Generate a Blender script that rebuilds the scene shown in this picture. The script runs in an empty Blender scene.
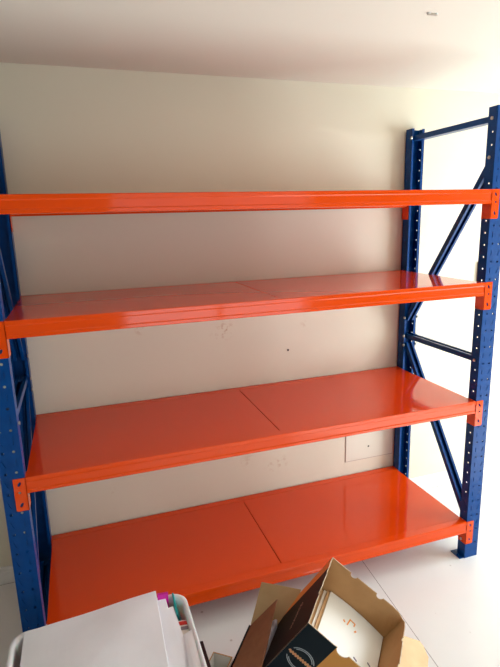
import bpy, bmesh, math, random
from mathutils import Vector, Matrix
random.seed(7)
C = bpy.context.scene.collection
S = bpy.context.scene
R = math.radians

# ------------------------------------------------------------------ camera
F, CX, CY, CZ = 510.56, 0.2481, -1.8487, 1.7468
YAW, PITCH, ROLL = 0.3227, -0.2236, -0.0270
cam = bpy.data.objects.new('camera', bpy.data.cameras.new('camera'))
C.objects.link(cam); S.camera = cam
cam.data.sensor_fit = 'HORIZONTAL'; cam.data.sensor_width = 36.0
cam.data.lens = 36.0 * F / 500.0
cam.data.clip_start = 0.02
_f = Vector((math.sin(YAW)*math.cos(PITCH), math.cos(YAW)*math.cos(PITCH), math.sin(PITCH)))
_r = Vector((math.cos(YAW), -math.sin(YAW), 0)); _u = _r.cross(_f)
_r, _u = _r*math.cos(ROLL)+_u*math.sin(ROLL), _u*math.cos(ROLL)-_r*math.sin(ROLL)
M4 = Matrix((( _r.x, _u.x, -_f.x, CX), (_r.y, _u.y, -_f.y, CY), (_r.z, _u.z, -_f.z, CZ), (0, 0, 0, 1)))
cam.matrix_world = M4

# ------------------------------------------------------------------ world, lights, exposure
S.view_settings.view_transform = 'Standard'; S.view_settings.look = 'None'
S.view_settings.gamma = 1.0; S.view_settings.use_curve_mapping = False
S.view_settings.exposure = 0.19
w = bpy.data.worlds.new('sky'); S.world = w; w.use_nodes = True
bg = w.node_tree.nodes['Background']; bg.inputs[0].default_value = (0.80, 0.90, 1.0, 1); bg.inputs[1].default_value = 1.2

def area(name, loc, rot, sx, sy, power, col, spread=180):
    l = bpy.data.lights.new(name, 'AREA'); l.shape = 'RECTANGLE'; l.size = sx; l.size_y = sy
    l.energy = power; l.color = col; l.spread = R(spread)
    o = bpy.data.objects.new(name, l); C.objects.link(o); o.location = loc; o.rotation_euler = rot
    return o
# daylight coming through the glass door in the right wall (faces -x)
DOOR_X, DY0, DY1, DZ1 = 4.10, -1.55, 0.10, 2.05
area('daylight_door', (DOOR_X + 0.10, (DY0+DY1)/2, 1.0), (0, R(90), 0), 1.9, DY1-DY0-0.1, 114, (0.82, 0.93, 1.0))
sun = bpy.data.objects.new('sun', bpy.data.lights.new('sun', 'SUN')); C.objects.link(sun)
sun.data.energy = 17.0; sun.data.angle = R(3); sun.data.color = (1.0, 0.98, 0.94)
sun.rotation_euler = Vector((-1.0, -0.42, -0.85)).to_track_quat('-Z', 'Y').to_euler()
# added front fill, set at an unseen window behind the camera (faces +y)
area('front_fill', (1.7, -3.58, 0.80), (R(90), 0, 0), 2.0, 1.3, 15, (0.95, 0.98, 1.0))

# ------------------------------------------------------------------ materials
def mat(name, col, rough=0.5, metal=0.0, coat=0.0, spec=0.5, noise=None, bump=None, sheen=0):
    m = bpy.data.materials.new(name); m.use_nodes = True
    nt = m.node_tree; b = nt.nodes['Principled BSDF']
    b.inputs['Base Color'].default_value = (*col, 1); b.inputs['Roughness'].default_value = rough
    b.inputs['Metallic'].default_value = metal; b.inputs['Coat Weight'].default_value = coat
    b.inputs['Coat Roughness'].default_value = 0.06; b.inputs['Specular IOR Level'].default_value = spec
    tc = nt.nodes.new('ShaderNodeTexCoord')
    if noise:                                    # (scale, second colour, amount)
        n = nt.nodes.new('ShaderNodeTexNoise'); n.inputs['Scale'].default_value = noise[0]; n.inputs['Detail'].default_value = 5
        r = nt.nodes.new('ShaderNodeValToRGB'); r.color_ramp.elements[0].position = 0.35; r.color_ramp.elements[1].position = 0.7
        r.color_ramp.elements[0].color = (*col, 1); r.color_ramp.elements[1].color = (*noise[1], 1)
        nt.links.new(tc.outputs['Object'], n.inputs['Vector']); nt.links.new(n.outputs['Fac'], r.inputs['Fac'])
        nt.links.new(r.outputs['Color'], b.inputs['Base Color'])
    if bump:                                     # (scale, strength, distance)
        n = nt.nodes.new('ShaderNodeTexNoise'); n.inputs['Scale'].default_value = bump[0]; n.inputs['Detail'].default_value = 3
        k = nt.nodes.new('ShaderNodeBump'); k.inputs['Strength'].default_value = bump[1]; k.inputs['Distance'].default_value = bump[2]
        nt.links.new(tc.outputs['Object'], n.inputs['Vector']); nt.links.new(n.outputs['Fac'], k.inputs['Height'])
        nt.links.new(k.outputs['Normal'], b.inputs['Normal'])
    return m

ORANGE = mat('orange_enamel', (0.74, 0.062, 0.001), 0.07, coat=0.0, spec=0.42, bump=(2.5, 0.06, 0.01))
BLUE = mat('blue_enamel', (0.0, 0.042, 0.185), 0.28, spec=0.22, noise=(30, (0.0, 0.052, 0.22)))
STEEL = mat('zinc_bolt', (0.62, 0.58, 0.52), 0.35, metal=0.9)
CEIL = mat('ceiling_paint', (0.71, 0.655, 0.56), 0.9, bump=(60, 0.1, 0.002))
TRIM = mat('white_trim_paint', (0.82, 0.80, 0.75), 0.45)
BIN = mat('white_translucent_plastic', (0.78, 0.80, 0.82), 0.35)
BIN.node_tree.nodes['Principled BSDF'].inputs['Subsurface Weight'].default_value = 0.2
SHEET = mat('white_foam_sheet', (0.91, 0.94, 0.99), 0.45, noise=(9, (0.87, 0.90, 0.95)), bump=(7, 0.25, 0.01))
KRAFT = mat('kraft_board', (0.50, 0.29, 0.125), 0.8, noise=(14, (0.43, 0.245, 0.10)), bump=(40, 0.15, 0.002))
KRAFTP = mat('lit_kraft_board', (0.62, 0.42, 0.22), 0.8, noise=(12, (0.55, 0.36, 0.18)), bump=(18, 0.5, 0.004))  # kraft made paler: light on the flaps is put into the colour
KRAFTD = mat('shaded_kraft_board', (0.30, 0.135, 0.062), 0.75, noise=(20, (0.25, 0.11, 0.05)))  # kraft darkened: the left flap's shade is put into the colour
EDGE = mat('cut_board_edge', (0.55, 0.45, 0.33), 0.85, noise=(90, (0.36, 0.25, 0.15)))
DARKB = mat('dark_brown_print', (0.014, 0.009, 0.009), 0.55, spec=0.15, noise=(20, (0.02, 0.012, 0.011)))
BLACKP = mat('black_teal_print', (0.003, 0.010, 0.016), 0.5, spec=0.15)
AMBER = mat('orange_print', (0.85, 0.27, 0.03), 0.5)
OCHRE = mat('ochre_print', (0.62, 0.27, 0.045), 0.6)
PAPER = mat('white_paper', (0.86, 0.85, 0.80), 0.6, noise=(5, (0.83, 0.81, 0.75)))
PAPERB = mat('tan_paper', (0.55, 0.34, 0.17), 0.7)
INK = mat('grey_ink', (0.16, 0.14, 0.2), 0.6)
INKO = mat('orange_ink', (0.85, 0.32, 0.07), 0.6)
INKP = mat('pink_brown_ink', (0.45, 0.26, 0.22), 0.6)
INKW = mat('pale_ink', (0.45, 0.50, 0.52), 0.6)
INKT = mat('tan_ink', (0.90, 0.45, 0.22), 0.6)
MAGENTA = mat('magenta_plastic', (0.62, 0.005, 0.33), 0.35)
TEAL = mat('teal_card', (0.01, 0.36, 0.36), 0.4)
RED = mat('red_print', (0.75, 0.05, 0.04), 0.5)
GREY = mat('grey_print', (0.25, 0.26, 0.30), 0.5)
BLACK = mat('black_plastic', (0.008, 0.009, 0.013), 0.35)
TISSUE = mat('lavender_tissue', (0.84, 0.81, 0.92), 0.5, bump=(25, 0.6, 0.01))
BEIGE = mat('beige_plastic', (0.42, 0.33, 0.21), 0.5)
HOLE = mat('dark_hole', (0.02, 0.016, 0.014), 0.9)
METALW = mat('white_metal', (0.75, 0.75, 0.74), 0.4)

def wall_material():
    m = bpy.data.materials.new('warm_white_wall_paint'); m.use_nodes = True
    nt = m.node_tree; b = nt.nodes['Principled BSDF']; b.inputs['Roughness'].default_value = 0.62
    g = nt.nodes.new('ShaderNodeNewGeometry')
    n = nt.nodes.new('ShaderNodeTexNoise'); n.inputs['Scale'].default_value = 42; n.inputs['Detail'].default_value = 6
    nt.links.new(g.outputs['Position'], n.inputs['Vector'])
    col = None
    base = nt.nodes.new('ShaderNodeRGB'); base.outputs[0].default_value = (0.73, 0.670, 0.520, 1); col = base.outputs[0]
    # old glue and damp marks, each with its own place and size
    for (x, z, r, a) in ((0.949, 1.178, 0.060, 0.75), (0.90, 1.165, 0.04, 0.4), (0.515, 1.222, 0.032, 0.6), (1.253, 0.372, 0.05, 0.5), (1.19, 0.36, 0.05, 0.35),
                         (1.40, 1.16, 0.035, 0.3), (1.05, 0.42, 0.05, 0.3), (0.31, 0.385, 0.03, 0.3)):
        d = nt.nodes.new('ShaderNodeVectorMath'); d.operation = 'DISTANCE'; d.inputs[1].default_value = (x, 0.657, z)
        nt.links.new(g.outputs['Position'], d.inputs[0])
        mr = nt.nodes.new('ShaderNodeMapRange'); mr.inputs['From Min'].default_value = r; mr.inputs['From Max'].default_value = r*0.2
        nt.links.new(d.outputs['Value'], mr.inputs['Value'])
        nn = nt.nodes.new('ShaderNodeMapRange'); nn.inputs['From Min'].default_value = 0.5; nn.inputs['From Max'].default_value = 0.62
        nt.links.new(n.outputs['Fac'], nn.inputs['Value'])
        mu = nt.nodes.new('ShaderNodeMath'); mu.operation = 'MULTIPLY'
        nt.links.new(mr.outputs[0], mu.inputs[0]); nt.links.new(nn.outputs[0], mu.inputs[1])
        m2 = nt.nodes.new('ShaderNodeMath'); m2.operation = 'MULTIPLY'; m2.inputs[1].default_value = a
        nt.links.new(mu.outputs[0], m2.inputs[0])
        mx = nt.nodes.new('ShaderNodeMix'); mx.data_type = 'RGBA'; mx.inputs['B'].default_value = (0.47, 0.28, 0.14, 1)
        nt.links.new(m2.outputs[0], mx.inputs['Factor']); nt.links.new(col, mx.inputs['A']); col = mx.outputs['Result']
    nt.links.new(col, b.inputs['Base Color'])
    n2 = nt.nodes.new('ShaderNodeTexNoise'); n2.inputs['Scale'].default_value = 5; nt.links.new(g.outputs['Position'], n2.inputs['Vector'])
    k = nt.nodes.new('ShaderNodeBump'); k.inputs['Strength'].default_value = 0.2; k.inputs['Distance'].default_value = 0.01
    nt.links.new(n2.outputs['Fac'], k.inputs['Height']); nt.links.new(k.outputs['Normal'], b.inputs['Normal'])
    return m
WALL = wall_material()
WALLD = mat('fill_cutting_wall', (0.24, 0.22, 0.20), 0.8, bump=(30, 0.1, 0.003))  # unseen left and front walls darkened to cut bounced fill on the rack

def floor_material():
    m = bpy.data.materials.new('pale_glazed_tile'); m.use_nodes = True
    nt = m.node_tree; b = nt.nodes['Principled BSDF']; b.inputs['Roughness'].default_value = 0.28
    g = nt.nodes.new('ShaderNodeNewGeometry'); sp = nt.nodes.new('ShaderNodeSeparateXYZ'); nt.links.new(g.outputs['Position'], sp.inputs[0])
    lines = []
    for ax, off, size in (('X', 1.486, 1.2), ('Y', -0.70, 1.34)):
        a = nt.nodes.new('ShaderNodeMath'); a.operation = 'SUBTRACT'; a.inputs[1].default_value = off - size*10
        if ax == 'X':                            # the tiles are laid slightly askew to the wall
            sk = nt.nodes.new('ShaderNodeMath'); sk.operation = 'MULTIPLY_ADD'; sk.inputs[1].default_value = -0.085
            nt.links.new(sp.outputs['Y'], sk.inputs[0]); nt.links.new(sp.outputs['X'], sk.inputs[2]); nt.links.new(sk.outputs[0], a.inputs[0])
        else: nt.links.new(sp.outputs[ax], a.inputs[0])
        mo = nt.nodes.new('ShaderNodeMath'); mo.operation = 'MODULO'; mo.inputs[1].default_value = size; nt.links.new(a.outputs[0], mo.inputs[0])
        lt = nt.nodes.new('ShaderNodeMath'); lt.operation = 'LESS_THAN'; lt.inputs[1].default_value = 0.0026; nt.links.new(mo.outputs[0], lt.inputs[0])
        lines.append(lt)
    mx = nt.nodes.new('ShaderNodeMath'); mx.operation = 'MAXIMUM'
    nt.links.new(lines[0].outputs[0], mx.inputs[0]); nt.links.new(lines[1].outputs[0], mx.inputs[1])
    # scattered dirt specks
    v = nt.nodes.new('ShaderNodeTexVoronoi'); v.inputs['Scale'].default_value = 9; nt.links.new(g.outputs['Position'], v.inputs['Vector'])
    sm = nt.nodes.new('ShaderNodeMapRange'); sm.inputs['From Min'].default_value = 0.075; sm.inputs['From Max'].default_value = 0.045; nt.links.new(v.outputs['Distance'], sm.inputs['Value'])
    sm.inputs['To Max'].default_value = 0.55
    n = nt.nodes.new('ShaderNodeTexNoise'); n.inputs['Scale'].default_value = 3; n.inputs['Detail'].default_value = 6; nt.links.new(g.outputs['Position'], n.inputs['Vector'])
    r = nt.nodes.new('ShaderNodeValToRGB'); r.color_ramp.elements[0].color = (0.76, 0.75, 0.72, 1); r.color_ramp.elements[1].color = (0.82, 0.815, 0.80, 1)
    nt.links.new(n.outputs['Fac'], r.inputs['Fac'])
    m1 = nt.nodes.new('ShaderNodeMix'); m1.data_type = 'RGBA'; m1.inputs['B'].default_value = (0.33, 0.25, 0.2, 1)
    nt.links.new(sm.outputs[0], m1.inputs['Factor']); nt.links.new(r.outputs['Color'], m1.inputs['A'])
    m2 = nt.nodes.new('ShaderNodeMix'); m2.data_type = 'RGBA'; m2.inputs['B'].default_value = (0.22, 0.19, 0.17, 1)
    nt.links.new(mx.outputs[0], m2.inputs['Factor']); nt.links.new(m1.outputs['Result'], m2.inputs['A'])
    nt.links.new(m2.outputs['Result'], b.inputs['Base Color'])
    return m
FLOOR = floor_material()

# ------------------------------------------------------------------ mesh helpers
def box(bm, x0, x1, y0, y1, z0, z1, mi=0):
    vs = [bm.verts.new((x, y, z)) for x in (x0, x1) for y in (y0, y1) for z in (z0, z1)]
    for f in ((0, 1, 3, 2), (4, 6, 7, 5), (0, 4, 5, 1), (2, 3, 7, 6), (0, 2, 6, 4), (1, 5, 7, 3)):
        bm.faces.new([vs[i] for i in f]).material_index = mi
def prism(bm, poly, ext, fn, mi=0):
    """closed polygon (2d) swept between ext[0] and ext[1]; fn(u,v,t) -> point"""
    a = [bm.verts.new(fn(u, v, ext[0])) for u, v in poly]; b = [bm.verts.new(fn(u, v, ext[1])) for u, v in poly]
    n = len(poly)
    for i in range(n):
        bm.faces.new((a[i], a[(i+1) % n], b[(i+1) % n], b[i])).material_index = mi
    bm.faces.new(a[::-1]).material_index = mi; bm.faces.new(b).material_index = mi
def cyl(bm, p, d, r, h, n=10, mi=0):
    d = Vector(d).normalized(); t = Vector((0, 0, 1)) if abs(d.z) < .9 else Vector((1, 0, 0))
    u = d.cross(t).normalized(); v = d.cross(u); p = Vector(p)
    a = [bm.verts.new(p + u*r*math.cos(2*math.pi*i/n) + v*r*math.sin(2*math.pi*i/n)) for i in range(n)]
    b = [bm.verts.new(q.co + d*h) for q in a]
    for i in range(n): bm.faces.new((a[i], a[(i+1) % n], b[(i+1) % n], b[i])).material_index = mi
    bm.faces.new(a[::-1]).material_index = mi; bm.faces.new(b).material_index = mi
def obj(name, bm, m, parent=None, smooth=False, bevel=0, local=None):
    bmesh.ops.recalc_face_normals(bm, faces=bm.faces)
    me = bpy.data.meshes.new(name); bm.to_mesh(me); bm.free()
    for mm in (m if isinstance(m, (list, tuple)) else [m]): me.materials.append(mm)
    o = bpy.data.objects.new(name, me); C.objects.link(o)
    if parent: o.parent = parent
    if smooth:
        for p in me.polygons: p.use_smooth = True
    if bevel:
        k = o.modifiers.new('bevel', 'BEVEL'); k.width = bevel; k.segments = 2; k.limit_method = 'ANGLE'; k.angle_limit = R(35)
    return o
def struct(name, bm, m, **k):
    o = obj(name, bm, m, **k); o['kind'] = 'structure'; return o
def thing(name, label, cat, loc=(0, 0, 0), group=None):
    o = bpy.data.objects.new(name, None); C.objects.link(o); o.location = loc; o.empty_display_size = 0.1
    o['label'] = label; o['category'] = cat
    if group: o['group'] = group
    return o
def tag(o, label, cat, group=None):
    o['label'] = label; o['category'] = cat
    if group: o['group'] = group
    return o
def sheet_bm(bm, P, fn_t, nu, nv, t, bulge=None, mi=0):
    """thick curved slab: P(u,v)->Vector top surface; t thickness along local normal (down)"""
    def nrm(u, v):
        e = 1e-3; return (P(u+e, v)-P(u-e, v)).cross(P(u, v+e)-P(u, v-e)).normalized()
    top = [[bm.verts.new(P(i/nu, j/nv)) for j in range(nv+1)] for i in range(nu+1)]
    bot = [[bm.verts.new(P(i/nu, j/nv) - nrm(i/nu, j/nv)*t) for j in range(nv+1)] for i in range(nu+1)]
    for i in range(nu):
        for j in range(nv):
            bm.faces.new((top[i][j], top[i+1][j], top[i+1][j+1], top[i][j+1])).material_index = mi
            bm.faces.new((bot[i][j], bot[i][j+1], bot[i+1][j+1], bot[i+1][j])).material_index = mi
    for i in range(nu):
        for j in (0, nv): bm.faces.new((top[i][j], top[i+1][j], bot[i+1][j], bot[i][j])).material_index = mi
    for j in range(nv):
        for i in (0, nu): bm.faces.new((top[i][j], top[i][j+1], bot[i][j+1], bot[i][j])).material_index = mi
def quadP(a, b, c, d, bulge=0, f=None):
    a, b, c, d = map(Vector, (a, b, c, d)); n = (b-a).cross(d-a).normalized()
    def P(u, v):
        p = a*(1-u)*(1-v) + b*u*(1-v) + c*u*v + d*(1-u)*v
        k = bulge*math.sin(math.pi*min(max(u, 0), 1))*math.sin(math.pi*min(max(v, 0), 1))
        if f: k += f(u, v)
        return p + n*k
    return P

# ------------------------------------------------------------------ the room
WY, CH = 0.657, 2.397
RX0, RX1, RY0 = -1.9, DOOR_X, -3.5
bm = bmesh.new(); box(bm, RX0-.1, RX1+.1, RY0-.1, WY+.1, -0.1, 0); struct('floor', bm, FLOOR)
bm = bmesh.new(); box(bm, RX0-.1, RX1+.1, RY0-.1, WY+.1, CH, CH+.1); struct('ceiling', bm, CEIL)
bm = bmesh.new(); box(bm, RX0-.1, RX1+.1, WY, WY+.1, 0, CH); struct('wall_back', bm, WALL)
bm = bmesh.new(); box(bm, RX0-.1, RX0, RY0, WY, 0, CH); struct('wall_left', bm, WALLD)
bm = bmesh.new()
box(bm, RX1, RX1+.1, RY0, DY0, 0, CH); box(bm, RX1, RX1+.1, DY1, WY, 0, CH); box(bm, RX1, RX1+.1, DY0, DY1, DZ1, CH)
struct('wall_right', bm, WALL)
bm = bmesh.new()
WX0, WX1, WZ0, WZ1 = 0.6, 2.8, 0.05, 2.05
box(bm, RX0, WX0, RY0-.1, RY0, 0, CH); box(bm, WX1, RX1, RY0-.1, RY0, 0, CH)
box(bm, WX0, WX1, RY0-.1, RY0, 0, WZ0); box(bm, WX0, WX1, RY0-.1, RY0, WZ1, CH)
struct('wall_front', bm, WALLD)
bm = bmesh.new()
for y in (DY0, (DY0+DY1)/2-.03, DY1-.06): box(bm, RX1, RX1+.06, y, y+.06, 0, DZ1)
box(bm, RX1, RX1+.06, DY0, DY1, DZ1-.06, DZ1); box(bm, RX1, RX1+.06, DY0, DY1, 0, .05)
struct('door_1', bm, TRIM)
bm = bmesh.new()
for x in (WX0, (WX0+WX1)/2-.025, WX1-.05): box(bm, x, x+.05, RY0-.06, RY0, WZ0, WZ1)
box(bm, WX0, WX1, RY0-.06, RY0, WZ0, WZ0+.05); box(bm, WX0, WX1, RY0-.06, RY0, WZ1-.05, WZ1)
struct('window_1', bm, TRIM)  # unseen window frame, added to go with the front fill
# skirting along the back wall: flat board, small step, rounded top
bm = bmesh.new()
prof = [(WY, 0), (WY-.0115, 0), (WY-.0115, .052), (WY-.0095, .056), (WY-.0095, .068), (WY-.007, .072), (WY-.007, .082), (WY-.003, .088), (WY, .088)]
prism(bm, prof, (RX0, RX1), lambda u, v, t: (t, u, v)); struct('baseboard_back', bm, TRIM)
bm = bmesh.new(); prism(bm, [(RX0, 0), (RX0+.0115, 0), (RX0+.0095, .068), (RX0+.003, .088), (RX0, .088)], (RY0, WY-.012), lambda u, v, t: (u, t, v)); struct('baseboard_left', bm, TRIM)

# access panel in the back wall
pn = thing('access_panel', 'square white access panel set flush in wall behind bottom shelf, right of centre', 'wall panel', (1.83, WY, 0.45))
bm = bmesh.new(); box(bm, -.16, .165, -.004, 0, -.155, .155); obj('panel_board', bm, mat('panel_paint', (0.71, 0.668, 0.545), 0.6), pn, bevel=.0015)
bm = bmesh.new()
for a in ((-.1635, -.160, -.1585, .1585), (.165, .1685, -.1585, .1585)): box(bm, a[0], a[1], -.0015, 0, a[2], a[3])
box(bm, -.1635, .1685, -.0015, 0, -.1585, -.155); box(bm, -.1635, .1685, -.0015, 0, .155, .1585)
obj('gap', bm, mat('panel_gap', (0.42, 0.34, 0.28), .9), pn)
bm = bmesh.new(); cyl(bm, (-.006, -.0055, -.078), (0, 1, 0), .0055, .003, 14); obj('finger_hole', bm, HOLE, pn)
# small anchor hole in the wall
bm = bmesh.new(); cyl(bm, (1.303, WY-.0015, 1.032), (0, 1, 0), .006, .002, 10); tag(obj('anchor_hole', bm, HOLE), 'small dark screw hole in wall between the two middle shelves', 'screw hole')
# beige strip on the wall right of the rack
bs = thing('wall_plate', 'narrow beige plate on the wall seen just left of right front post', 'wall plate', (2.572, WY, 1.376))
bm = bmesh.new(); box(bm, -.022, .0, -.014, 0, -.072, .072); obj('side_strip', bm, BEIGE, bs, bevel=.002)
bm = bmesh.new(); box(bm, 0.0, .07, -.012, 0, -.075, .075); obj('plate', bm, TRIM, bs, bevel=.002)
bm = bmesh.new(); box(bm, .02, .05, -.016, -.012, -.03, .03); obj('rocker', bm, TRIM, bs, bevel=.001)
# small fitting on the ceiling
ch = thing('ceiling_hook', 'tiny metal hook screwed into the ceiling near top right of picture', 'hook', (1.455, -.25, CH))
bm = bmesh.new(); cyl(bm, (-.012, 0, 0), (0, 0, -1), .007, .004, 12); cyl(bm, (.016, 0, 0), (0, 0, -1), .006, .004, 12); obj('screw_plate', bm, METALW, ch)
bm = bmesh.new(); box(bm, -.016, .02, -.004, .004, -.007, -.003); obj('hook_bar', bm, STEEL, ch)

# ------------------------------------------------------------------ the rack
W, D, H, PW, PD, T = 2.0, 0.644, 2.183, 0.079, 0.053, 0.002
LEVELS = [1.8395, 1.4307, 0.8587, 0.2109]
BH, BD, CHT = 0.0623, 0.040, 0.127

def circle8(r, sx=1, sz=1, slant=0):
    pts = []
    for k in range(8):
        a = math.pi/8 + k*math.pi/4
        z = r*sz*math.sin(a)/math.cos(math.pi/8); x = r*sx*math.cos(a)/math.cos(math.pi/8) + slant*z
        pts.append((x, z))
    return pts
def perforated(bm, u0, u1, z0, z1, holes, fn, t):
    """strip u0..u1, z0..z1 with holes [(u,z,poly8)], thickness t along the third axis of fn(u,z,w)"""
    holes = sorted(holes, key=lambda h: h[1]); cuts = [z0]
    for a, b in zip(holes, holes[1:]): cuts.append((a[1]+b[1])/2)
    cuts.append(z1)
    def V(u, z, w, cache={}): return bm.verts.new(fn(u, z, w))
    for (hu, hz, poly), c0, c1 in zip(holes, cuts, cuts[1:]):
        ring = [(u1, (hz+c1)/2), (hu, c1), (u0, (hz+c1)/2), (u0, (hz+c0)/2), (hu, c0), (u1, (hz+c0)/2)]
        outer = [(u1, c1*.3+hz*.7), (u1, c1), (u0, c1), (u0, c1*.3+hz*.7), (u0, c0*.3+hz*.7), (u0, c0), (u1, c0), (u1, c0*.3+hz*.7)]
        inner = [(hu+x, hz+z) for x, z in poly]
        for w_ in (0, t):
            O = [V(u, z, w_) for u, z in outer]; I = [V(u, z, w_) for u, z in inner]
            for k in range(8): bm.faces.new((O[k], O[(k+1) % 8], I[(k+1) % 8], I[k]))
            if w_ == 0: I0 = I
        for k in range(8): bm.faces.new((I0[k], I0[(k+1) % 8], I[(k+1) % 8], I[k]))

def post_mesh():
    """front post, local: x 0..PW outwards from the inner side, y 0..PD backwards, open at the back"""
    bm = bmesh.new()
    zmax = H
    for col, (u0, u1) in ((0.024, (0, PW/2)), (0.060, (PW/2, PW))):
        hs = []
        k = 1
        while .08*k + .003 < zmax - .02:
            z = .08*k + .003 - (0.0 if col < .04 else 0.002)
            hs.append((col, z, circle8(.0048)))
            if z + .04 < zmax - .02 and k > 1:
                hs.append((col - (.004 if col < .04 else -.001), z + .040, circle8(.0020, 1.0, 6.5, 0.0 if col < .04 else 0.38)))
                box(bm, col-.016 if col < .04 else col-.012, col+.008 if col < .04 else col+.014, T+.001, T+.0025, z+.022, z+.058)   # closed back of the pressed slot
            k += 1
        perforated(bm, u0, u1, 0, zmax, hs, lambda u, z, w_: (u, w_, z), T)
    hs = [(.023, z, circle8(.0040)) for z in [1.865 - .0535*k for k in range(-5, 34)] if .05 < z < H-.03]
    for x in (0, PW-T):
        perforated(bm, T, PD, 0, zmax, hs, lambda u, z, w_, x=x: (x+w_, u, z), T)
    box(bm, T, .014, PD-T, PD, 0, zmax); box(bm, PW-.014, PW-T, PD-T, PD, 0, zmax)
    return bm
me_post = obj('upright', post_mesh(), BLUE).data
bpy.data.objects.remove(bpy.data.objects['upright'])

rack = thing('shelving_rack', 'tall four-tier steel shelving rack with blue uprights and glossy orange shelves against the wall', 'shelving rack', (0, 0, 0))
def matx(sx, ox, sy, oy): return Matrix(((sx, 0, 0, ox), (0, sy, 0, oy), (0, 0, 1, 0), (0, 0, 0, 1)))
def upright(sx, ox, sy, oy):
    o = bpy.data.objects.new('upright', me_post.copy()); C.objects.link(o); o.parent = rack
    if sy < 0:                                   # added strip blocks the bright wall showing through the back posts' slots
        b2 = bmesh.new(); b2.from_mesh(o.data); box(b2, .006, PW-.006, T+.003, T+.004, .01, H-.01); b2.to_mesh(o.data); b2.free()
    o.data.transform(matx(sx, ox, sy, oy))
    if sx*sy < 0: o.data.flip_normals()
    # foot plate: welded sole that sticks out behind the post
    bm = bmesh.new()
    box(bm, *sorted((ox - sx*.026, ox + sx*(PW-.003))), *sorted((oy + sy*.004, oy + sy*(PD+.018))), 0, .005)
    for xx in (-.016,): cyl(bm, (ox + sx*xx, oy + sy*(PD*.6), .005), (0, 0, 1), .006, .006, 8)
    obj('foot_plate', bm, BLUE, o)
    return o
for sx, ox in ((-1, 0), (1, W)):
    for sy, oy in ((1, 0), (-1, D)): upright(sx, ox, sy, oy)

def brace(x_in, sx, y0, z0, y1, z1):
    """C channel between two points in the frame plane; its open side faces the inside of the rack"""
    a = Vector((0, y0, z0)); b = Vector((0, y1, z1)); d = (b-a).normalized(); n = Vector((0, -d.z, d.y))
    a -= d*.012; b += d*.012
    if n.y > 0.05 or (abs(n.y) <= 0.05 and n.z < 0): n = -n      # the ribbed open side looks to the front, or up on the level ones
    E_, h, t, X0 = .044, .013, .0022, x_in + sx*.012; X = lambda u: X0 + sx*u
    prof = [(0, -h), (E_, -h), (E_, h), (E_-.012, h), (E_-.012, h-t), (E_-t, h-t), (E_-t, -h+t), (E_*.5+.004, -h+t), (E_*.5+.002, -h+.008), (E_*.5-.002, -h+.008), (E_*.5-.004, -h+t),
            (t, -h+t), (t, h-t), (.012, h-t), (.012, h), (0, h)]
    bm = bmesh.new()
    L = (b-a).length
    prism(bm, prof, (0, L), lambda u, v, t_: (X(u), (a + d*t_ + n*v).y, (a + d*t_ + n*v).z))
    o = obj('brace', bm, BLUE, rack)
    for y, z in ((y0, z0), (y1, z1)):
        for xh in (x_in - sx*.0055, x_in + sx*PW):
            bm = bmesh.new(); cyl(bm, (xh, y, z), (sx, 0, 0), .0075, .0055, 6); obj('bolt', bm, STEEL, o)
for x_in, sx in ((W, 1), (0, -1)):
    yf, yb = .029, D-.058
    brace(x_in, sx, yf, 2.135, yb+.004, 2.135)
    brace(x_in, sx, yf, 1.974, yb, 1.163)
    brace(x_in, sx, yf, 1.056, yb, 1.056)
    brace(x_in, sx, yf, .205, yb, 1.002)
    brace(x_in, sx, yf, .098, yb, .098)

def perf_plate(bm, u0, u1, z0, z1, holes, fn, t): perforated(bm, u0, u1, z0, z1, holes, fn, t)
def beam(zt, back):
    Y = (lambda y: D - y) if back else (lambda y: y)
    # face with a shallow pressed rib and a rounded top lip
    prof = [(-.003, -.0025), (-.001, 0), (BD-.003, 0), (BD-.003, -.004), (BD+.007, -.004), (BD+.007, -.0065), (BD, -.0075), (BD, -BH), (-.001, -BH), (-.003, -BH+.002),
            (-.003, -.050), (-.0012, -.046), (-.0012, -.019), (-.003, -.015)]
    bm = bmesh.new(); prism(bm, prof, (.0035, W-.0035), lambda u, v, t: (t, Y(u), zt+v))
    o = obj('beam', bm, ORANGE, rack)
    for sx, ox in ((-1, 0), (1, W)):
        bm = bmesh.new()
        # plate on the post face: two slanted keyholes and a round hole
        t = .003
        hs = [(.020, zt-.022, circle8(.0050, 1, 1.7, -.35)), (.022, zt-.055, circle8(.0048)), (.020, zt-.103, circle8(.0050, 1, 1.7, -.35))]
        perforated(bm, -.003, .040, zt-CHT+.003, zt, hs, lambda u, z, w_: (ox+sx*u, Y(-t-.0004+w_), z), t)
        box(bm, *sorted((ox-sx*.003, ox+sx*.037)), *sorted((Y(-t-.0004), Y(-.0004))), zt-CHT, zt-CHT+.003)
        # leg along the inner side of the post
        box(bm, *sorted((ox-sx*.0034, ox-sx*.0004)), *sorted((Y(-t-.0004), Y(.050))), zt-CHT, zt)
        # locking screw seen low on the inner leg
        cyl(bm, (ox-sx*.0034, Y(.042), zt-CHT+.012), (-sx, 0, 0), .003, .001, 8)
        obj('beam_bracket', bm, ORANGE, o)
    return o
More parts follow.
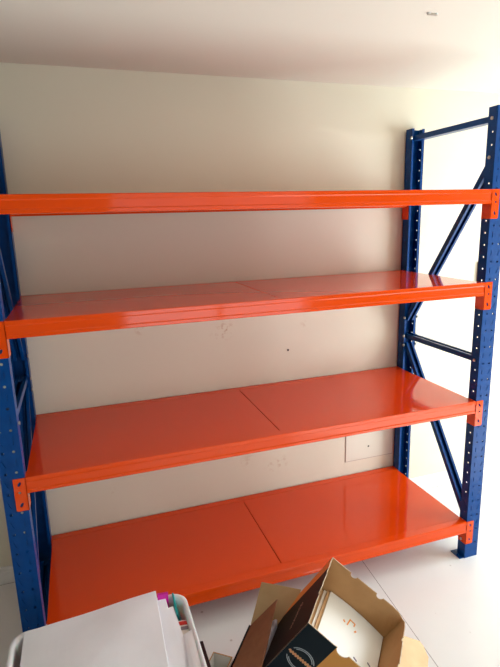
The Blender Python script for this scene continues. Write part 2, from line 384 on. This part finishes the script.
for z in LEVELS:
    beam(z, False); beam(z, True)
    for i, (xa, xb) in enumerate(((.004, .9985), (1.0025, W-.004))):
        bm = bmesh.new(); y0, y1 = BD-.0018, D-BD+.0018
        box(bm, xa, xb, y0, y1, z-.0035, z-.0005)                        # deck
        y0 += .006; y1 -= .006
        for ya, yb_ in ((y0+.002, y0+.004), (y1-.004, y1-.002)): box(bm, xa, xb, ya, yb_, z-.030, z-.0035)   # folded edges
        for x_ in (xa, xb-.002): box(bm, x_, x_+.002, y0+.004, y1-.004, z-.030, z-.0035)
        for k in range(1, 3):                                            # stiffening hats under the deck
            yc = y0 + (y1-y0)*k/3; box(bm, xa+.004, xb-.004, yc-.025, yc+.025, z-.024, z-.0035)
        obj('shelf_panel', bm, ORANGE, rack, bevel=.0008)

# ------------------------------------------------------------------ plastic bin with white sheets
def rrect(x0, x1, y0, y1, r, n=6):
    pts = []
    for cx, cy, a0 in ((x1-r, y1-r, 0), (x0+r, y1-r, 90), (x0+r, y0+r, 180), (x1-r, y0+r, 270)):
        for k in range(n+1):
            a = R(a0 + 90*k/n); pts.append((cx+r*math.cos(a), cy+r*math.sin(a)))
    return pts
def loft(bm, rings, close_end=True, mi=0):
    vs = [[bm.verts.new(p) for p in r] for r in rings]; n = len(vs[0])
    for a, b in zip(vs, vs[1:]):
        for i in range(n): bm.faces.new((a[i], a[(i+1) % n], b[(i+1) % n], b[i])).material_index = mi
    if close_end: bm.faces.new(vs[0]).material_index = mi; bm.faces.new(vs[-1][::-1]).material_index = mi
BX0, BX1, BY0, BY1, BZ = -.080, .512, -.66, -.205, .400
binn = thing('storage_bin', 'white plastic storage bin on the floor at bottom left, filled with white sheets', 'storage bin', (.22, -.43, 0))
def rr(d, z, e=0): return [(x-.22, y+.43, z) for x, y in rrect(BX0+d, BX1-d, BY0+d, BY1-d, .055-e)]
bm = bmesh.new()
loft(bm, [rr(.045, 0), rr(.040, .004), rr(.014, BZ-.03), rr(.014, BZ-.012), rr(.006, BZ-.010), rr(0, BZ-.012), rr(0, BZ-.002), rr(.003, BZ), rr(.010, BZ), rr(.017, BZ-.006),
          rr(.018, BZ-.03), rr(.044, .010), rr(.050, .006)])
obj('tub', bm, BIN, binn, smooth=True)
for s in (0, 1):
    x = (BX1 if s else BX0) - .22; sg = 1 if s else -1
    bm = bmesh.new(); box(bm, *sorted((x - sg*.004, x + sg*.012)), -.13, -.02, BZ-.055, BZ-.004); box(bm, *sorted((x + sg*.004, x + sg*.018)), -.12, -.03, BZ-.075, BZ-.035)
    obj('side_clip', bm, BLACK, binn, bevel=.003)

def wav(a, k, ph): return lambda u, v: a*math.sin(k*u*math.pi+ph)*math.cos(k*.7*v*math.pi+ph)
# first sheet (front), its top edge leaning on the back rim
TL, TR = Vector((-.036, -.218, .405)), Vector((.408, -.212, .436))
dn = Vector((-.012, -.42, -.030))
bm = bmesh.new(); sheet_bm(bm, quadP(TL+dn, TR+dn, TR, TL, .012, wav(.002, 3, .4)), None, 16, 16, .010)
tag(obj('foam_sheet', bm, SHEET, smooth=False, bevel=.002), 'large front white sheet lying over the bin with its corner pointing up', 'white sheet', 'white sheets in the storage bin')
bm = bmesh.new(); o_ = Vector((.030, -.024, -.022)); sheet_bm(bm, quadP(TL+dn+o_+Vector((.03, 0, 0)), TR+dn+o_+Vector((.03, 0, -.005)), TR+o_, TL+o_+Vector((.03, 0, 0)), .004, wav(.0015, 4, 1)), None, 12, 12, .006)
tag(obj('foam_sheet', bm, SHEET), 'middle white sheet poking out right of the large front sheet', 'white sheet', 'white sheets in the storage bin')
bm = bmesh.new(); o_ = Vector((.050, -.060, -.034)); sheet_bm(bm, quadP(TL+dn+o_+Vector((.04, 0, 0)), TR+dn+o_+Vector((.045, 0, -.010)), TR+o_, TL+o_+Vector((.04, 0, 0)), .003, wav(.0015, 4, 2)), None, 12, 12, .006)
tag(obj('foam_sheet', bm, SHEET), 'rearmost white sheet with its slanting edge nearest the bin\'s right rim', 'white sheet', 'white sheets in the storage bin')
# things standing in the gap
bm = bmesh.new(); box(bm, -.019, .019, -.006, .006, -.20, .0); o = obj('folder', bm, MAGENTA, bevel=.001)
o.location = (.430, -.229, .430); o.rotation_euler = (R(-8), 0, R(-6)); tag(o, 'bright magenta folder tip sticking up behind the white sheets', 'folder')
bm = bmesh.new(); box(bm, -.003, .003, -.035, .055, -.25, 0); o = obj('card', bm, TEAL, bevel=.0005)
o.location = (.466, -.272, .400); o.rotation_euler = (R(14), R(-14), R(-4)); tag(o, 'teal card standing on edge inside the bin\'s right corner', 'card')
pk = thing('packet', 'small white packet with red and grey print below the teal card', 'packet', (.477, -.352, .375))
bm = bmesh.new(); box(bm, -.018, .018, -.035, .035, -.20, 0); obj('packet_body', bm, PAPER, pk, bevel=.002)
bm = bmesh.new(); box(bm, -.018, .018, .012, .028, 0, .0012); obj('red_band', bm, RED, pk)
bm = bmesh.new(); box(bm, -.008, .0175, -.010, .004, 0, .0012); obj('grey_band', bm, GREY, pk)
pk.rotation_euler = (0, 0, R(-8))
bm = bmesh.new(); sheet_bm(bm, quadP((.455, -.60, .385), (.505, -.60, .392), (.500, -.395, .398), (.470, -.400, .392), .004), None, 6, 6, .12)
tag(obj('envelope', bm, SHEET), 'white padded envelope wedged along the right rim of bin', 'envelope')

# ------------------------------------------------------------------ tilted open carton
ax_b = Vector((-.219, -.251, -.007)).normalized(); ax_a = Vector((.210, -.178, -.182)); ax_a = (ax_a - ax_a.dot(ax_b)*ax_b).normalized()
ax_h = ax_b.cross(ax_a).normalized()
BXW, BXA, BXH, CT = .3336, .3306, .354, .003
carton = thing('cardboard_carton', 'open cardboard carton tilted on its edge, dark printed outside, filled with booklets', 'carton')
P0 = Vector((1.058, -.338, .489))
CM = Matrix(((ax_b.x, ax_a.x, ax_h.x, P0.x), (ax_b.y, ax_a.y, ax_h.y, P0.y), (ax_b.z, ax_a.z, ax_h.z, P0.z), (0, 0, 0, 1)))
carton.matrix_world = CM
# wall C: y=0 (outside looks left), local x 0..BXW ; wall A: x=0 ; wall B: y=BXA ; wall D: x=BXW
def panel(name, fn, L, top, mats, parent, base=-BXH, inside=2, segs=None):
    """cardboard wall; fn(u,z,w): w=0 outside, w=CT inside; top(u)->z; mats outside by segs [(u_end, mi)]"""
    us = sorted(set([0, L] + [t[0] for t in top] + [s[0] for s in (segs or [])]))
    def tz(u):
        for (a, za), (b, zb) in zip(top, top[1:]):
            if a <= u <= b: return za if b == a else za + (zb-za)*(u-a)/(b-a)
        return 0
    bm = bmesh.new()
    rows = [[bm.verts.new(fn(u, z, w_)) for u in us] for w_, z0 in ((0, 0), (0, 1), (CT, 1), (CT, 0)) for z in [None] ] if False else None
    vb0 = [bm.verts.new(fn(u, base, 0)) for u in us]; vt0 = [bm.verts.new(fn(u, tz(u), 0)) for u in us]
    vb1 = [bm.verts.new(fn(u, base, CT)) for u in us]; vt1 = [bm.verts.new(fn(u, tz(u), CT)) for u in us]
    def mi(u):
        for e, m_ in (segs or [(L, 0)]):
            if u < e: return m_
        return 0
    for i in range(len(us)-1):
        um = (us[i]+us[i+1])/2
        bm.faces.new((vb0[i], vb0[i+1], vt0[i+1], vt0[i])).material_index = mi(um)
        bm.faces.new((vb1[i], vt1[i], vt1[i+1], vb1[i+1])).material_index = inside
        bm.faces.new((vt0[i], vt0[i+1], vt1[i+1], vt1[i])).material_index = 3
        bm.faces.new((vb0[i], vb1[i], vb1[i+1], vb0[i+1])).material_index = 3
    for i in (0, -1): bm.faces.new((vb0[i], vt0[i], vt1[i], vb1[i])).material_index = 3
    return obj(name, bm, mats, parent)
def notch(top, c, r, depth=None, n=8):
    """half-round cut in the top edge list"""
    pts = [(c + r*math.cos(math.pi - math.pi*k/n), -(depth or r)*math.sin(math.pi*k/n)) for k in range(n+1)]
    out = [t for t in top if t[0] < c-r-1e-6] + pts + [t for t in top if t[0] > c+r+1e-6]
    return out
topA = notch(notch([(0, 0), (.02, 0), (BXA-.06, 0), (BXA-.03, -.004), (BXA, -.020)], .100, .014), .215, .014)
panel('carton_wall', lambda u, z, w_: (w_, u, z), BXA, topA, [DARKB, AMBER, KRAFT, EDGE], carton)
topB = notch(notch([(0, -.020), (.02, -.006), (.05, 0), (BXW, 0)], .105, .009), .215, .009)
panel('carton_wall', lambda u, z, w_: (u, BXA-w_, z), BXW, topB, [DARKB, AMBER, KRAFT, EDGE], carton)
topC = [(0, 0), (.03, -.004), (.05, 0), (.085, -.006), (.09, .002), (.14, -.003), (.16, .001), (.19, -.010), (.20, .002), (.25, -.002), (.27, .001), (BXW, 0)]
panel('carton_wall', lambda u, z, w_: (u, w_, z), BXW, topC, [DARKB, AMBER, KRAFT, EDGE], carton, segs=[(.058, 1), (BXW-.003, 0), (BXW, 3)])
topD = notch([(0, 0), (.100, -.002), (.13, -.006), (.30, -.004), (BXA, 0)], .135, .022, .020)
panel('carton_wall', lambda u, z, w_: (BXW-w_, u, z), BXA, topD, [BLACKP, OCHRE, KRAFT, EDGE], carton, segs=[(.112, 0), (BXA, 1)])
bm = bmesh.new(); box(bm, CT, BXW-CT, CT, BXA-CT, -BXH+.0005, -BXH+CT); obj('carton_base', bm, KRAFT, carton)
# creases near the corner of wall A (folded ribs inside)
bm = bmesh.new()
for k in range(3):
    u = BXA-.020-.016*k
    prism(bm, [(u, CT), (u+.004, CT+.0018), (u+.008, CT)], (-.11+.01*k, -.03-.008*k), lambda a, b, t: (b, a - .35*(t+.03), t))
obj('crease', bm, KRAFT, carton)
# outer flap on wall B, folded outwards and down
bm = bmesh.new()
u0, u1 = .125, .300
prism(bm, [(.075, 0), (.024, .080), (.030, .098), (.055, .125), (.255, .125), (.270, .10), (.270, 0)], (0, .003), lambda u, v, t: (u, BXA + .001 + v*.97 , -.018 - v*.15 + t))
obj('flap', bm, KRAFTP, carton)

def ribbon(pts, wd, fn, th=.0006):
    bm = bmesh.new()
    for (a, b) in zip(pts, pts[1:]):
        a, b = Vector(a), Vector(b); d = b-a
        if d.length < 1e-6: continue
        d.normalize(); n = Vector((-d.y, d.x))*wd/2; a2, b2 = a-d*wd*.3, b+d*wd*.3
        prism(bm, [tuple(a2-n), tuple(b2-n), tuple(b2+n), tuple(a2+n)], (0, th), fn)
    return bm
# handwriting-like line on wall C (x along, z up), outside is -y
pts = []
for k in range(90):
    t = k/89; pts.append((.125 + .115*t + .004*math.sin(t*62), -.150 - .018*t + .008*math.sin(t*55)*(1.2-.6*t) + (.006 if 8 < k < 14 else 0)))
obj('script_print', ribbon(pts, .0022, lambda u, v, t: (u, -t, v)), INKP, carton)
# round emblem on wall D (y along, z up), outside is +x
def onD(u, v, t): return (BXW + t, u, v)
EC = (.062, -.145)
bm_ = bmesh.new(); bm_.free()
arc = lambda r, a0, a1, n=22: [(EC[0]+r*math.cos(R(a0+(a1-a0)*k/n)), EC[1]+r*math.sin(R(a0+(a1-a0)*k/n))) for k in range(n+1)]
def join(dst, src):
    me = bpy.data.meshes.new('tmp'); src.to_mesh(me); src.free(); dst.from_mesh(me); bpy.data.meshes.remove(me)
for a in ((.046, 25, 150), (.040, 30, 140), (.046, 205, 335), (.040, 215, 325)): obj('emblem_arc', ribbon(arc(*a), .0028, onD), INKW, carton)
e = bmesh.new()
z = []
for k in range(70):
    t = k/69; z.append((EC[0]-.046+.092*t, EC[1] + .003 + .0045*math.sin(t*58)))
join(e, ribbon(z, .0058, onD)); obj('emblem_lettering', e, INKT, carton)

# booklets lying in the carton, fanned
def booklet(dx, z0, z1, m, label, k, w0=.016):
    bm = bmesh.new()
    x0, x1, y0, y1 = CT+.004, BXW-CT-.004, CT+dx, BXA-CT-.004
    y1 = min(y1, y0+.30)
    def P(u, v):
        return Vector((x0+(x1-x0)*u, y0+(y1-y0)*v, z1 + .006*math.sin(math.pi*v)*(1 if k == 0 else .4) - .010*v*v))
    n, mm = 8, 10
    top = [[bm.verts.new(P(i/n, j/mm)) for j in range(mm+1)] for i in range(n+1)]
    bot = [[bm.verts.new(P(i/n, j/mm)-Vector((0, 0, z1-z0))) for j in range(mm+1)] for i in range(n+1)]
    for i in range(n):
        for j in range(mm):
            bm.faces.new((top[i][j], top[i+1][j], top[i+1][j+1], top[i][j+1])); bm.faces.new((bot[i][j], bot[i][j+1], bot[i+1][j+1], bot[i+1][j]))
    for i in range(n):
        for j in (0, mm): bm.faces.new((top[i][j], top[i+1][j], bot[i+1][j], bot[i][j]))
    for j in range(mm):
        for i in (0, n): bm.faces.new((top[i][j], top[i][j+1], bot[i][j+1], bot[i][j]))
    o = obj('booklet', bm, m); o.matrix_world = CM.copy()
    tag(o, label, 'booklet', 'booklets in the tilted carton')
    return o
bk = booklet(.075, -.131, -.125, PAPER, 'topmost white booklet in the carton with small orange mark', 0)
for j, (nm, pl, m_, wd) in enumerate((('orange_mark', [(.095, .172), (.066, .178), (.068, .200), (.080, .198)], INKO, .005), ('orange_mark', [(.088, .155), (.092, .160)], INKO, .006), ('orange_mark', [(.100, .206), (.094, .210)], INKO, .006),
                             ('grey_mark', [(.196, .226), (.200, .238)], INK, .006), ('grey_mark', [(.168, .282), (.172, .292)], INK, .006))):
    bm = ribbon(pl, wd, lambda u, v, t: (u, v, -.125 + .006*math.sin(math.pi*(v-.079)/.244) - .010*((v-.079)/.244)**2 + .0006 + t))
    o = obj(nm, bm, m_, bk)
booklet(.064, -.139, -.132, PAPERB, 'tan booklet directly under the topmost white one', 1)
booklet(.054, -.147, -.140, PAPER, 'white booklet below the tan one, its edge showing at left', 2)
booklet(.045, -.154, -.148, PAPERB, 'second tan booklet down in the carton, thin edge showing', 3)
booklet(.036, -.162, -.155, PAPER, 'lowest white booklet edge near the torn side of carton', 4)
o = booklet(.003, -.290, -.168, mat('printed_cover', (0.16, 0.07, 0.05), .5, noise=(60, (0.55, 0.42, 0.36))), 'thick dark printed catalogue at the bottom of the booklet pile', 5)

# ------------------------------------------------------------------ slim carton under it
K = Vector((.772, -.205, 0)); d1 = Vector((-.617, -.787, 0)); d2 = Vector((.787, -.617, 0))
HC = .165
low = thing('cardboard_box', 'low open brown box with raised flaps beneath the tilted carton', 'box', tuple(K))
LM = Matrix(((d2.x, d1.x, 0, K.x), (d2.y, d1.y, 0, K.y), (0, 0, 1, 0), (0, 0, 0, 1)))
low.matrix_world = LM
LW, LL, LT = .150, .42, .004
for a in ((0, LT, 0, LL), (LW-LT, LW, 0, LL), (LT, LW-LT, 0, LT), (LT, LW-LT, LL-LT, LL)):
    bm = bmesh.new(); box(bm, a[0], a[1], a[2], a[3], 0, HC); obj('box_wall', bm, KRAFT, low)
bm = bmesh.new(); box(bm, LT, LW-LT, LT, LL-LT, .0, LT); obj('box_base', bm, KRAFT, low)
inv = LM.inverted()
def flap(name, q4, th, m, edge=None):
    a, b, c, d = [inv @ Vector(p) for p in q4]
    bm = bmesh.new(); sheet_bm(bm, quadP(a, b, c, d, 0, lambda u, v: .0015*math.sin(9*u)*math.sin(5*v)), None, 8, 6, th)
    return obj(name, bm, m, low)
flap('flap', [(.770, -.203, .168), (.893, -.300, .168), (.970, -.243, .300), (.838, -.150, .302)], .004, KRAFTP)
fl = flap('flap', [(.766, -.210, .170), (.560, -.474, .170), (.652, -.592, .278), (.861, -.258, .300)], -.004, KRAFTD)
# dark printed rim along the brown flap's hinge
bm = bmesh.new(); a, b = inv @ Vector((.764, -.213, .170)), inv @ Vector((.560, -.474, .170)); box(bm, a.x-.006, a.x-.001, .01, LL-.05, .150, .172)
obj('printed_edge', bm, BLACKP, fl); bpy.data.objects[fl.name].name = fl.name
# crumpled lavender tissue inside
bm = bmesh.new()
rnd = random.Random(3); n, m_ = 14, 26
g = [[None]*(m_+1) for _ in range(n+1)]
for i in range(n+1):
    for j in range(m_+1):
        u, v = i/n, j/m_
        edge = min(u, 1-u, v, 1-v)
        z = .135 + .10*u + .012*min(1, edge*7) + rnd.uniform(-.008, .008)
        g[i][j] = bm.verts.new((.012+u*.098, .012+v*.38, z))
for i in range(n):
    for j in range(m_): bm.faces.new((g[i][j], g[i+1][j], g[i+1][j+1], g[i][j+1]))
b0 = [g[0][j] for j in range(m_+1)] + [g[i][m_] for i in range(1, n+1)] + [g[n][j] for j in range(m_-1, -1, -1)] + [g[i][0] for i in range(n-1, 0, -1)]
low_ = [bm.verts.new((v.co.x, v.co.y, .006)) for v in b0]
for i in range(len(b0)): bm.faces.new((b0[i], b0[(i+1) % len(b0)], low_[(i+1) % len(b0)], low_[i]))
bm.faces.new(low_)
o = obj('tissue_bundle', bm, TISSUE); o.matrix_world = LM.copy(); tag(o, 'crumpled lavender white packing tissue stuffed in the low box', 'tissue')
# small white box at the bottom edge
sb = thing('small_box', 'small open white box with brown rim between bin and cartons', 'box')
SC = K + d1*.185 - d2*.010
sb.matrix_world = Matrix(((d2.x, d1.x, 0, SC.x), (d2.y, d1.y, 0, SC.y), (0, 0, 1, 0), (0, 0, 0, 1)))
for a in ((-.075, -.072, 0, .11), (-.003, 0, 0, .11), (-.072, -.003, 0, .003), (-.072, -.003, .107, .11)):
    bm = bmesh.new(); box(bm, a[0], a[1], a[2], a[3], 0, .185); box(bm, a[0]-.0003, a[1]+.0003, a[2]-.0003, a[3]+.0003, .185, .1865, 1); obj('box_wall', bm, [PAPER, KRAFT], sb)
bm = bmesh.new(); box(bm, -.072, -.003, .003, .107, 0, .003); obj('box_base', bm, PAPER, sb)
